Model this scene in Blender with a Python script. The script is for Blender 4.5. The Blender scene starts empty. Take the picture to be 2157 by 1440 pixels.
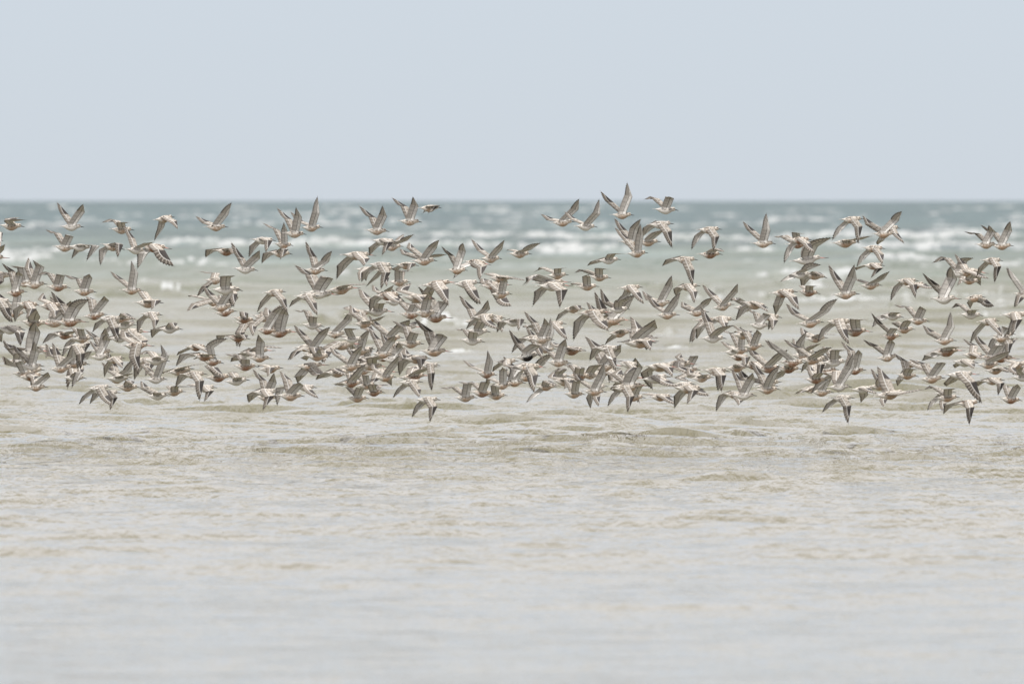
import bpy, math, random
import numpy as np
from mathutils import Vector, Matrix
rnd = random.Random(7)
R = math.radians
S = bpy.context.scene
COL = S.collection

# ------------------------------------------------------------------ camera
CAM_H = 2.15            # photographer's lens above the water
FPX = 35950.0           # focal length in pixels of the 2157 px wide photograph (600 mm lens)
HORIZON = 421.5
cam_data = bpy.data.cameras.new('camera')
cam = bpy.data.objects.new('camera', cam_data); COL.objects.link(cam)
cam_data.sensor_width = 36.0
cam_data.lens = 36.0 * FPX / 2157.0
cam_data.clip_start = 1.0; cam_data.clip_end = 60000.0
cam.location = (0, 0, CAM_H)
cam.rotation_euler = (R(90) - math.atan((720.0 - HORIZON) / FPX), 0, 0)
cam_data.dof.use_dof = True
cam_data.dof.focus_distance = 150.0
cam_data.dof.aperture_fstop = 8.0
S.camera = cam

# ------------------------------------------------------------------ light
SUN_EL, SUN_AZ = 68.0, 214.0        # azimuth clockwise from +Y (the view direction)
w = bpy.data.worlds.new('World'); S.world = w; w.use_nodes = True
nt = w.node_tree
bg = nt.nodes['Background']
sky = nt.nodes.new('ShaderNodeTexSky'); sky.sky_type = 'NISHITA'; sky.sun_disc = False
sky.sun_elevation = R(SUN_EL); sky.sun_rotation = R(SUN_AZ)
sky.altitude = 0; sky.air_density = 0.5; sky.dust_density = 0.3; sky.ozone_density = 0.6
veil = nt.nodes.new('ShaderNodeMix'); veil.data_type = 'RGBA'          # thin milky overcast over the clear sky
veil.inputs[0].default_value = 0.80; veil.inputs[7].default_value = (3.06, 3.30, 3.87, 1)
tcn = nt.nodes.new('ShaderNodeTexCoord'); sxz = nt.nodes.new('ShaderNodeSeparateXYZ'); nt.links.new(tcn.outputs['Generated'], sxz.inputs[0])
mr = nt.nodes.new('ShaderNodeMapRange'); mr.interpolation_type = 'SMOOTHSTEP'; nt.links.new(sxz.outputs[2], mr.inputs[0])
mr.inputs[1].default_value = 0.0; mr.inputs[2].default_value = 0.20
vc = nt.nodes.new('ShaderNodeMix'); vc.data_type = 'RGBA'                # the veil glows whiter higher up, under the sun
vc.inputs[6].default_value = (3.28, 3.52, 3.98, 1); vc.inputs[7].default_value = (8.3, 7.9, 7.55, 1)
nt.links.new(mr.outputs[0], vc.inputs[0]); nt.links.new(vc.outputs[2], veil.inputs[7])
nt.links.new(sky.outputs[0], veil.inputs[6]); nt.links.new(veil.outputs[2], bg.inputs[0]); bg.inputs[1].default_value = 0.12
sd = bpy.data.lights.new('sun', 'SUN'); sd.energy = 3.4; sd.angle = R(0.6); sd.color = (1.0, 0.97, 0.92)
sun = bpy.data.objects.new('sun', sd); COL.objects.link(sun)
az = R(SUN_AZ); el = R(SUN_EL)
sv = Vector((math.sin(az) * math.cos(el), math.cos(az) * math.cos(el), math.sin(el)))
sun.rotation_euler = sv.to_track_quat('Z', 'Y').to_euler()
S.view_settings.view_transform = 'Standard'; S.view_settings.look = 'None'
S.view_settings.exposure = 0.5; S.view_settings.gamma = 1.0
S.view_settings.use_curve_mapping = False

# ------------------------------------------------------------------ node helpers
class NT:
    def __init__(s, name):
        s.m = bpy.data.materials.new(name); s.m.use_nodes = True
        s.t = s.m.node_tree; s.b = s.t.nodes['Principled BSDF']
    def n(s, kind, **kw):
        x = s.t.nodes.new('ShaderNode' + kind)
        for k, v in kw.items():
            if k.startswith('i_'): x.inputs[k[2:].replace('_', ' ')].default_value = v
            else: setattr(x, k, v)
        return x
    def put(s, sock, v):
        if isinstance(v, bpy.types.NodeSocket): s.t.links.new(v, sock)
        elif v is not None:
            if isinstance(v, (tuple, list)) and len(v) == 3 and sock.type == 'RGBA': v = (*v, 1)
            sock.default_value = v
    def math(s, op, a, b=None, c=None, clamp=False):
        x = s.t.nodes.new('ShaderNodeMath'); x.operation = op; x.use_clamp = clamp
        s.put(x.inputs[0], a); s.put(x.inputs[1], b)
        if c is not None: s.put(x.inputs[2], c)
        return x.outputs[0]
    def mix(s, f, a, b, blend='MIX'):
        x = s.t.nodes.new('ShaderNodeMix'); x.data_type = 'RGBA'; x.blend_type = blend
        s.put(x.inputs[0], f); s.put(x.inputs[6], a); s.put(x.inputs[7], b)
        return x.outputs[2]
    def step(s, x, lo, hi, a=0.0, b=1.0):
        m = s.t.nodes.new('ShaderNodeMapRange'); m.interpolation_type = 'SMOOTHSTEP'
        s.put(m.inputs[0], x); m.inputs[1].default_value = lo; m.inputs[2].default_value = hi
        m.inputs[3].default_value = a; m.inputs[4].default_value = b
        return m.outputs[0]
    def noise(s, vec, scale, detail=2.0, rough=0.5, dist=0.0):
        x = s.t.nodes.new('ShaderNodeTexNoise'); s.put(x.inputs['Vector'], vec)
        x.inputs['Scale'].default_value = scale; x.inputs['Detail'].default_value = detail
        x.inputs['Roughness'].default_value = rough; x.inputs['Distortion'].default_value = dist
        return x.outputs['Fac']
    def scalevec(s, vec, sc, off=None):
        x = s.t.nodes.new('ShaderNodeMapping'); s.put(x.inputs['Vector'], vec)
        s.put(x.inputs['Scale'], sc)
        if off is not None: s.put(x.inputs['Location'], off)
        return x.outputs[0]

# ------------------------------------------------------------------ water
YC = lambda py: CAM_H * FPX / (py - HORIZON)             # photo row -> distance over the water
def build_water():
    rng = np.random.default_rng(3)
    ys = [45.0]
    while ys[-1] < 200: ys.append(ys[-1] + ys[-1] / 900)
    while ys[-1] < 700: ys.append(ys[-1] + ys[-1] / 750)
    while ys[-1] < 1300: ys.append(ys[-1] + ys[-1] / 480)
    while ys[-1] < 7500: ys.append(ys[-1] + ys[-1] / 480)
    while ys[-1] < 30000: ys.append(ys[-1] + ys[-1] / 60)
    ys = np.array([-60., -20., 0., 15., 25., 32., 37., 40., 42., 43.5, 44.4] + ys)
    u = np.linspace(-1.22, 1.22, 340)
    side = 1.22 * np.geomspace(1.02, 60, 22)
    u = np.concatenate([-side[::-1], u, side])
    half = 1078.5 / FPX
    hw = np.maximum(ys, 60) * half
    X = u[None, :] * hw[:, None]
    Y = np.repeat(ys[:, None], len(u), 1)
    dy = np.gradient(ys)[:, None] * np.ones_like(X)
    Z = np.zeros_like(X)
    lerp = lambda x, a, b: np.clip((x - a) / (b - a), 0, 1)
    # short wind chop, running towards the beach, long crested
    def field(n, l0, l1, spread, slope, warp=0.0):
        out = np.zeros_like(X)
        for i in range(n):
            lam = l0 * (l1 / l0) ** rng.random()
            th = rng.normal(0, spread)
            k = 2 * math.pi / lam
            fade = np.clip((lam / dy - 2.2) / 2.0, 0, 1)
            ph = k * (math.sin(th) * X + math.cos(th) * Y) + rng.random() * 6.283
            out += fade * (slope / k) * np.sin(ph)
        return out / math.sqrt(n / 2)
    chop = field(40, 0.45, 1.7, 0.30, 0.125)
    rip = field(22, 0.35, 0.9, 0.55, 0.07)
    swell = field(26, 2.4, 9.0, 0.22, 0.075)
    env = 0.55 + 0.45 * np.sin(Y / 9.0 + 1.5 * np.sin(X / 3.1)) * np.sin(X / 2.3 + Y / 17.0)
    amp_near = 0.15 + 0.95 * lerp(Y, 85, 158)
    Z += amp_near * chop * (0.75 + 0.5 * env) * (1.0 + 0.4 * lerp(Y, 200, 400))
    Z += 0.5 * amp_near * rip
    Z += lerp(Y, 150, 420) * swell * (1 - .62 * lerp(Y, 420, 800))
    Zs = Z - Z.mean()
    Z = Zs + 1.6 * np.clip(Zs, 0, .09) ** 2 / 0.05 * 0.25      # sharper crests
    foam_glint = np.zeros_like(X); H = np.zeros_like(X)
    # breakers: (photo x, row, half width px, height m, foam strength; on the nearest crests it paints glints)
    br = [(420,512,55,.42,1),(520,517,75,.40,1),(690,508,40,.36,.9),(800,517,110,.34,.7),(980,520,60,.40,.9),
          (1035,500,48,.45,1),(1145,497,52,.42,1),(1290,505,110,.46,1),(1235,527,90,.40,1),(1190,533,55,.34,1),
          (1440,508,70,.40,.8),(1540,505,36,.34,.8),(1600,510,42,.36,.9),(1700,500,60,.34,.8),(1780,497,60,.42,.9),
          (1940,499,115,.45,1),(2080,497,80,.40,.9),(1900,523,110,.38,1),(2060,523,110,.38,1),(1900,546,75,.34,1),
          (1640,590,70,.30,.95),(1745,586,50,.26,.9),(1590,530,50,.3,.7),(150,533,60,.34,1),(40,537,45,.34,1),
          (280,563,50,.3,1),(395,563,70,.3,1),(230,556,40,.28,1),(60,480,40,.36,.8),(130,475,45,.35,.8),
          (45,560,60,.22,.6),(700,585,60,.2,.4),(1125,549,30,.25,.6),(365,622,18,.22,.8),(540,620,50,.2,.5),
          (1960,570,40,.26,.8),(2130,567,50,.28,.9),(1700,618,60,.2,.5),(1880,640,160,.17,.9),(1790,640,45,.18,.8),
          (2130,655,80,.17,.7),(2000,655,60,.16,.5),(880,497,80,.28,.5),(640,520,50,.3,.5),(560,478,30,.3,.6),(650,470,40,.3,.8),
          (2140,710,35,.11,.9),(170,700,60,.10,.5),(360,713,75,.11,.9),(480,716,40,.10,.8),(930,688,55,.11,.9),
          (620,790,50,.07,.4),(1420,744,60,.09,.8),(1350,742,30,.07,.6),(960,745,70,.08,.6),(890,748,40,.07,.5),
          (1100,700,40,.10,.5),(1400,712,40,.08,.3),(1530,700,30,.08,.2),(1000,560,60,.2,.3),(760,560,80,.2,.3),
          (290,902,45,.035,.28),(640,908,40,.03,.22),(510,912,50,.03,.2),(90,930,55,.035,.2),(380,958,50,.03,.15),(1140,875,28,.03,.35),
          (1560,978,60,.025,.12),(60,715,60,.1,.4),(1640,752,60,.08,.3),(700,680,60,.12,.3)]
    r2 = random.Random(11)
    ragged = []              # each breaker is a ragged train of overlapping pieces
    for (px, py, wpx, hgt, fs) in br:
        if py > 860 and fs > 0: fs += .4  # nearest crests: whitened so the specks stand in for sun glints
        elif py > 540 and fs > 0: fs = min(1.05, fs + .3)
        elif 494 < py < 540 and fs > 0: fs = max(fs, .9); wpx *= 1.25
        if not 470 < py < 700: ragged.append((px, py, wpx, hgt, fs)); continue
        ragged.append((px, py, wpx * 1.15, hgt * .8, max(fs, .55) * 1.1)); n = 4 + int(wpx / 22)
        for k in range(n):
            ragged.append((px + r2.uniform(-1.25, 1.25) * wpx, py + r2.uniform(-5, 5), max(16, wpx * r2.uniform(.25, .7)),
                           hgt * r2.uniform(.45, 1.05), fs * r2.uniform(.55, 1.05)))
    br = ragged
    for i in range(150):      # small whitecaps out at sea
        br.append((r2.uniform(-120, 2280), yy := 435 + 45 * r2.random() ** .8, r2.uniform(18, 75), r2.uniform(2.5, 6.5) * YC(yy) / FPX, r2.uniform(.6, 1.0)))
    for i in range(60):      # loose foam lines between the breakers
        br.append((r2.uniform(-120, 2280), r2.uniform(484, 690) , r2.uniform(45, 150), r2.uniform(.10, .22), r2.uniform(.4, .8)))
    for i in range(16):
        br.append((r2.uniform(-120, 2280), r2.uniform(470, 545), r2.uniform(25, 75), r2.uniform(.2, .32), r2.uniform(.2, .5)))
    for i in range(230):      # low tan crests that do not break
        yy = r2.uniform(560, 870)
        br.append((r2.uniform(-60, 2220), yy, r2.uniform(25, 110), r2.uniform(.07, .16) * min(1.0, (YC(yy) / 330.0) ** 1.4), 0.0))
    for i in range(210):
        yy = 860 + 270 * r2.random() ** 1.25
        br.append((r2.uniform(-60, 2220), yy, r2.uniform(14, 95), r2.uniform(.013, .038) * (1.15 - (yy - 860) / 420), 0.0))
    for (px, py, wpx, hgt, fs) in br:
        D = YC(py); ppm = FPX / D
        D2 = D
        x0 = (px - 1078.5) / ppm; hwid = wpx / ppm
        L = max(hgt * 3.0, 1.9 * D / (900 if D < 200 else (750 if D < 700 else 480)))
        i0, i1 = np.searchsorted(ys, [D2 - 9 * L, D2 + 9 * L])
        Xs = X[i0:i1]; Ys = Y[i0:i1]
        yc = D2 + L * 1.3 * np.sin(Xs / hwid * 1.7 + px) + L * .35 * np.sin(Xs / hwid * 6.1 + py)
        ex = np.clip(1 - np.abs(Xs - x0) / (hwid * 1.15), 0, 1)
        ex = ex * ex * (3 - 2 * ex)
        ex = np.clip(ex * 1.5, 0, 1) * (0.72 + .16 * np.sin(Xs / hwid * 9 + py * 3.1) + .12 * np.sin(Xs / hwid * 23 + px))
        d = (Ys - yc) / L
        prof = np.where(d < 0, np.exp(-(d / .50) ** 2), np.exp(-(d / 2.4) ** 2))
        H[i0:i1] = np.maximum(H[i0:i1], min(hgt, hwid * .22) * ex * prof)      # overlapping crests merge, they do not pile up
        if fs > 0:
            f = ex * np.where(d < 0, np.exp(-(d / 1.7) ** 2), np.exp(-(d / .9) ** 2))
            foam_glint[i0:i1] = np.maximum(foam_glint[i0:i1], 1.3 * fs * f)
    Z += H
    ny, nx = X.shape
    co = np.stack([X, Y, Z], -1).reshape(-1, 3).astype(np.float32)
    idx = np.arange(ny * nx).reshape(ny, nx)
    q = np.stack([idx[:-1, :-1], idx[:-1, 1:], idx[1:, 1:], idx[1:, :-1]], -1).reshape(-1, 4)
    me = bpy.data.meshes.new('sea_water')
    me.vertices.add(len(co)); me.vertices.foreach_set('co', co.ravel())
    me.loops.add(q.size); me.loops.foreach_set('vertex_index', q.ravel().astype(np.int32))
    me.polygons.add(len(q)); me.polygons.foreach_set('loop_start', np.arange(0, q.size, 4, dtype=np.int32))
    me.polygons.foreach_set('use_smooth', np.ones(len(q), dtype=bool))
    a = me.attributes.new('foam_glint', 'FLOAT', 'POINT'); a.data.foreach_set('value', foam_glint.ravel().astype(np.float32))
    me.update(calc_edges=True)
    o = bpy.data.objects.new('sea_water', me); COL.objects.link(o)
    o['kind'] = 'structure'; o['label'] = 'choppy shallow sea, tan near the beach and blue green out to the horizon'
    return o

def water_material():
    M = NT('sea_water')
    geo = M.n('NewGeometry').outputs['Position']
    sep = M.n('SeparateXYZ'); M.put(sep.inputs[0], geo)
    y = sep.outputs[1]
    ly = M.math('LOGARITHM', M.math('MAXIMUM', y, 10.0), 10.0)     # 100 m = 2, 1000 m = 3
    wob = M.math('MULTIPLY_ADD', M.noise(M.scalevec(geo, (.02, .004, 1)), 1.0, 3), .12, -.06)
    ly = M.math('ADD', ly, wob)
    c = M.mix(M.step(ly, 2.05, 2.50), WATER['tan'], WATER['olive'])
    c = M.mix(M.step(ly, 2.42, 2.85), c, WATER['green'])
    c = M.mix(M.step(ly, 2.85, 3.3), c, WATER['teal'])
    # silt clouds
    silt = M.noise(M.scalevec(geo, (.35, .05, 1)), 1.0, 4, .6)
    c = M.mix(M.step(silt, .35, .7, 0, .22), c, WATER['silt'])
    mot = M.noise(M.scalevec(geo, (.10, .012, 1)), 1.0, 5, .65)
    c = M.mix(M.math('MULTIPLY', M.step(mot, .45, .68, 0, .5), M.step(ly, 2.5, 2.9)), c, (.24, .31, .31))  # light mottle painted into the far sea, for the sheen of wind-ruffled water
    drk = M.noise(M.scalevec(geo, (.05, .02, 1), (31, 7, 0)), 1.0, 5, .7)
    c = M.mix(M.math('MULTIPLY', M.step(drk, .42, .60, 0, .9), M.step(ly, 2.6, 3.0)), c, (.010, .035, .045))  # dark cat's paws painted into the colour, in place of wave shading
    # foam, plus sun glints painted white on the nearest crests
    at = M.n('Attribute', attribute_name='foam_glint').outputs['Fac']
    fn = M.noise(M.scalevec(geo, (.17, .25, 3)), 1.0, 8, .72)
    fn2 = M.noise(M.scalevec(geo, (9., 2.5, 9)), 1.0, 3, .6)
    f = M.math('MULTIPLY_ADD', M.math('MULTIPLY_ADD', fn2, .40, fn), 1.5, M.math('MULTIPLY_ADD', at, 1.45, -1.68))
    foam_glint = M.math('MULTIPLY', M.step(f, -.10, .80, 0, .97), M.step(at, .02, .15))
    c = M.mix(foam_glint, c, (.37, .385, .39))
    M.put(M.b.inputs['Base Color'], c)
    M.put(M.b.inputs['Roughness'], M.math('MAXIMUM', M.step(ly, 2.1, 3.0, .05, .42), M.math('MULTIPLY', foam_glint, .7)))
    M.b.inputs['IOR'].default_value = 1.33
    # ripples
    b1 = M.noise(M.scalevec(geo, (5.0, 1.7, 1)), 1.0, 4, .55, .3)
    b2 = M.noise(M.scalevec(geo, (15.0, 4.5, 1)), 1.0, 3, .55, .3)
    far = M.noise(M.scalevec(geo, (.55, .22, 1)), 1.0, 3, .6)
    nearf = M.math('MULTIPLY', M.step(ly, 2.25, 2.7, 1.0, .35), M.step(ly, 1.90, 2.15, .65, 1.0))
    h = M.math('MULTIPLY_ADD', b1, .075, M.math('MULTIPLY', b2, .04))
    h = M.math('MULTIPLY', h, nearf)
    h = M.math('ADD', h, M.math('MULTIPLY', far, M.step(ly, 2.3, 3.1, .0, 1.4)))
    bp = M.n('Bump'); M.put(bp.inputs['Height'], h); bp.inputs['Strength'].default_value = 1.0; bp.inputs['Distance'].default_value = 1.0
    M.put(M.b.inputs['Normal'], bp.outputs[0])
    return M.m
WATER = dict(tan=(.108, .097, .056), olive=(.100, .100, .056), green=(.070, .100, .082), teal=(.012, .060, .072), silt=(.14, .128, .088))
water = build_water()
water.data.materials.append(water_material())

# ------------------------------------------------------------------ plumage materials
def plumage(name, belly, chest, speck, back_dark=(.13, .11, .09), back=(.33, .29, .25)):
    M = NT(name)
    uv = M.n('UVMap').outputs[0]
    sp = M.n('SeparateXYZ'); M.put(sp.inputs[0], uv)
    t, hgt = sp.outputs[0], sp.outputs[1]          # t tail..bill, hgt 0 belly..1 back
    rv = M.n('ObjectInfo').outputs['Random']
    ob = M.n('TexCoord').outputs['Object']
    off = M.n('CombineXYZ'); M.put(off.inputs[0], M.math('MULTIPLY', rv, 40.0)); M.put(off.inputs[1], M.math('MULTIPLY', rv, 17.0))
    vec = M.scalevec(ob, (1, 1, 1), off.outputs[0])
    vo = M.n('TexVoronoi', feature='F1'); M.put(vo.inputs['Vector'], vec); vo.inputs['Scale'].default_value = 72
    n1 = M.noise(vec, 60, 3, .6); n2 = M.noise(vec, 190, 2, .6)
    bk = M.mix(M.step(vo.outputs['Distance'], .25, .62), back_dark, back)
    bk = M.mix(M.step(n1, .52, .68), bk, (.46, .42, .37))
    bk = M.mix(M.step(vo.outputs['Distance'], .6, .8), bk, (.55, .52, .47))
    rump = M.step(t, .20, .34, 1.0, 0.0)
    bk = M.mix(M.math('MULTIPLY', rump, .55), bk, M.mix(M.step(n2, .42, .6), (.25, .24, .23), (.70, .69, .67)))
    be = M.mix(M.step(t, .30, .46), (.66, .64, .61), belly)           # pale vent, then belly colour
    be = M.mix(M.step(t, .58, .74), be, chest)
    blot = M.step(n1, .50 , .62)
    be = M.mix(M.math('MULTIPLY', blot, speck), be, (.60, .57, .53))
    be = M.mix(M.math('MULTIPLY', M.step(n2, .58, .68), .55), be, (.20, .15, .12))
    line = M.math('MULTIPLY_ADD', M.math('SUBTRACT', n1, .5), .5, M.step(t, .5, .8, .50, .46))
    d = M.math('SUBTRACT', hgt, line)
    c = M.mix(M.step(d, -.10, .10), be, bk)
    # head: pale brow and cheek, fine streaks on the crown
    hd = M.step(t, .72, .77)
    hc = M.mix(M.step(n2, .4, .6), (.30, .26, .22), (.52, .48, .43))
    face = M.mix(M.step(hgt, .68, .84), M.mix(.55, chest, (.60, .56, .50)), hc)
    c = M.mix(hd, c, face)
    stripe = M.math('MULTIPLY', M.step(t, .775, .80), M.math('MULTIPLY', M.step(hgt, .55, .62), M.step(hgt, .74, .80, 1, 0)))
    c = M.mix(M.math('MULTIPLY', stripe, .9), c, (.04, .035, .03))       # dark line from bill to eye
    M.put(M.b.inputs['Base Color'], c)
    M.b.inputs['Roughness'].default_value = .75
    M.b.inputs['Specular IOR Level'].default_value = .25
    return M.m
PL = {
 'g': plumage('plumage_grey',   (.70, .68, .65), (.52, .49, .46), .3, (.20, .185, .17), (.42, .395, .37)),
 's': plumage('plumage_speckled', (.45, .33, .245), (.47, .395, .325), .75),
 'p': plumage('plumage_peach',  (.43, .295, .205), (.50, .39, .31), .5),
 'r': plumage('plumage_rufous', (.265, .145, .09), (.38, .25, .165), .3, (.08, .06, .05), (.26, .20, .155)),
 'V': plumage('plumage_black_bellied', (.012, .012, .013), (.012, .012, .013), 0.0, (.05, .05, .05), (.45, .45, .44)),
}
def wing_mat(name, upper):
    M = NT(name)
    uv = M.n('UVMap').outputs[0]
    sp = M.n('SeparateXYZ'); M.put(sp.inputs[0], uv)
    s, v = sp.outputs[0], sp.outputs[1]             # s .0-.5 arm, .5-1 hand; v leading .. feather tip
    rv = M.n('ObjectInfo').outputs['Random']
    ob = M.n('TexCoord').outputs['Object']
    off = M.n('CombineXYZ'); M.put(off.inputs[0], M.math('MULTIPLY', rv, 31.0)); M.put(off.inputs[1], M.math('MULTIPLY', rv, 13.0))
    vec = M.scalevec(ob, (1, 1, 1), off.outputs[0])
    vo = M.n('TexVoronoi', feature='F1'); M.put(vo.inputs['Vector'], vec); vo.inputs['Scale'].default_value = 62
    n1 = M.noise(vec, 70, 3, .6); n2 = M.noise(vec, 210, 2, .55)
    # feather vanes: s runs 10 feathers per half
    saw = M.math('FRACT', M.math('MULTIPLY', M.math('MAXIMUM', s, M.math('MULTIPLY_ADD', s, .6, .2)), 13.0))
    vane = M.math('ABSOLUTE', M.math('SUBTRACT', saw, .5))
    hand = M.step(s, .47, .56)
    outer = M.step(s, .55, .95)
    if upper:
        cov = M.mix(M.step(vo.outputs['Distance'], .25, .55), (.185, .165, .145), (.37, .34, .305))
        cov = M.mix(M.step(vo.outputs['Distance'], .52, .75), cov, (.44, .405, .365))
        cov = M.mix(M.math('MULTIPLY', M.step(n1, .5, .65), .6), cov, (.40, .36, .31))
        hcov = M.mix(M.step(n2, .4, .65), (.03, .027, .027), (.09, .08, .075))
        cov = M.mix(hand, cov, hcov)
        rem_a = M.mix(M.step(vane, .33, .46), (.28, .25, .22), (.55, .52, .48))
        rem_h = M.mix(M.step(vane, .28, .46), (.17, .15, .13), (.52, .47, .42))
        rem = M.mix(hand, rem_a, rem_h)
        rem = M.mix(M.step(v, .80, .97, 0, .5), rem, (.11, .095, .085))
        edge = M.math('MULTIPLY_ADD', n1, .06, v)
        c = M.mix(M.step(edge, .50, .56), cov, (.72, .71, .69))        # white bar over the feather bases
        c = M.mix(M.step(edge, .575, .635), c, rem)
    else:
        cov = M.mix(M.step(n2, .40, .60), (.42, .41, .39), (.80, .785, .765))
        cov = M.mix(M.step(v, .0, .10, .7, 0), cov, (.17, .145, .125))
        rem = M.mix(M.step(vane, .26, .45), (.66, .635, .605), M.mix(hand, (.52, .50, .475), (.33, .31, .29)))
        rem = M.mix(M.math('MULTIPLY', hand, M.step(vane, .0, .12, .8, 0)), rem, (.62, .58, .53))
        rem = M.mix(M.step(v, .80, .97, 0, .7), rem, (.17, .15, .135))
        rem = M.mix(M.math('MULTIPLY', hand, M.step(v, .80, .93, 0, .8)), rem, (.09, .08, .07))
        c = M.mix(M.step(M.math('MULTIPLY_ADD', n1, .08, v), .40, .50), cov, rem)
        c = M.mix(M.math('MULTIPLY', M.step(v, .36, .42), M.step(v, .42, .48, 1, 0)), c, (.15, .13, .12))
    M.put(M.b.inputs['Base Color'], c)
    M.b.inputs['Roughness'].default_value = .7
    M.b.inputs['Specular IOR Level'].default_value = .25
    # thin vanes let some light through
    M.b.inputs['Subsurface Weight'].default_value = 0.0
    tr = M.n('BsdfTranslucent'); M.put(tr.inputs[0], c)
    mx = M.n('MixShader'); M.put(mx.inputs[0], M.step(v, .3, .6, .05, .42))
    M.put(mx.inputs[1], M.b.outputs[0]); M.put(mx.inputs[2], tr.outputs[0])
    M.put(M.t.nodes['Material Output'].inputs['Surface'], mx.outputs[0])
    return M.m
W_UP = wing_mat('wing_upper_side', True); W_LO = wing_mat('wing_underside', False)
def simple(name, col, rough=.5):
    M = NT(name); M.put(M.b.inputs['Base Color'], col); M.b.inputs['Roughness'].default_value = rough
    return M
m_bill = simple('black_bill', (.018, .017, .016), .4).m
def godwit_bill():
    M = simple('pink_based_bill', (.3, .15, .12), .4)
    sp = M.n('SeparateXYZ'); M.put(sp.inputs[0], M.n('UVMap').outputs[0])
    M.put(M.b.inputs['Base Color'], M.mix(M.step(sp.outputs[0], .25, .75), (.46, .22, .19), (.035, .025, .025)))
    return M.m
m_gbill = godwit_bill()
m_eye = simple('dark_eye', (.008, .007, .006), .1).m
def tail_mat():
    M = NT('tail_feathers')
    sp = M.n('SeparateXYZ'); M.put(sp.inputs[0], M.n('UVMap').outputs[0])
    st = M.math('ABSOLUTE', M.math('SUBTRACT', M.math('FRACT', M.math('MULTIPLY', sp.outputs[1], 8.0)), .5))
    bar = M.step(M.math('FRACT', M.math('MULTIPLY', sp.outputs[0], 6.0)), .45, .6)
    c = M.mix(M.step(st, .3, .48), (.13, .115, .105), (.34, .32, .30))
    c = M.mix(M.math('MULTIPLY', bar, M.step(sp.outputs[0], .4, .7, .0, .8)), c, (.62, .60, .57))
    M.put(M.b.inputs['Base Color'], c); M.b.inputs['Roughness'].default_value = .75
    return M.m
m_tail = tail_mat()

# ------------------------------------------------------------------ bird geometry (x tail->bill 0..1, scaled by length)
KNOT = [(.10,.010,.010,.022),(.16,.008,.024,.034),(.22,.000,.044,.048),(.28,-.008,.066,.064),(.34,-.014,.085,.078),
        (.40,-.018,.100,.088),(.445,-.020,.110,.094),(.49,-.021,.115,.097),(.535,-.019,.116,.098),(.58,-.014,.112,.094),
        (.625,-.006,.104,.087),(.67,.006,.090,.076),
        (.71,.018,.076,.062),(.745,.028,.065,.052),(.775,.036,.060,.047),(.805,.040,.060,.046),(.83,.040,.054,.041),
        (.852,.035,.041,.031),(.868,.028,.023,.018),(.876,.024,.011,.010)]
KNOT = [(a, b, c * (1 + .32 * min(1, max(0, (a - .16) / .2))), d * (1 + .12 * min(1, max(0, (a - .16) / .2)))) for a, b, c, d in KNOT]
KNOT = [(a, b + (.004 if .74 < a < .86 else 0), min(c, .042 if a > .86 else 1), d * (1.08 if .74 < a < .86 else 1)) for a, b, c, d in KNOT]
I0, I1 = 4, 11           # rings between which the wings grow out
NS = 14
def profile(kind):
    if kind == 'G':
        k = .800 / .876
        return [(a * k, b * .84, c * (.80 if a < .68 else .74), d * .80) for a, b, c, d in KNOT]
    if kind == 'V':
        return [(a, b, c * 1.04, d * 1.04) if a < .72 else (a, b, c * 1.12, d * 1.12) for a, b, c, d in KNOT]
    return KNOT
TIPX = .5
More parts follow.
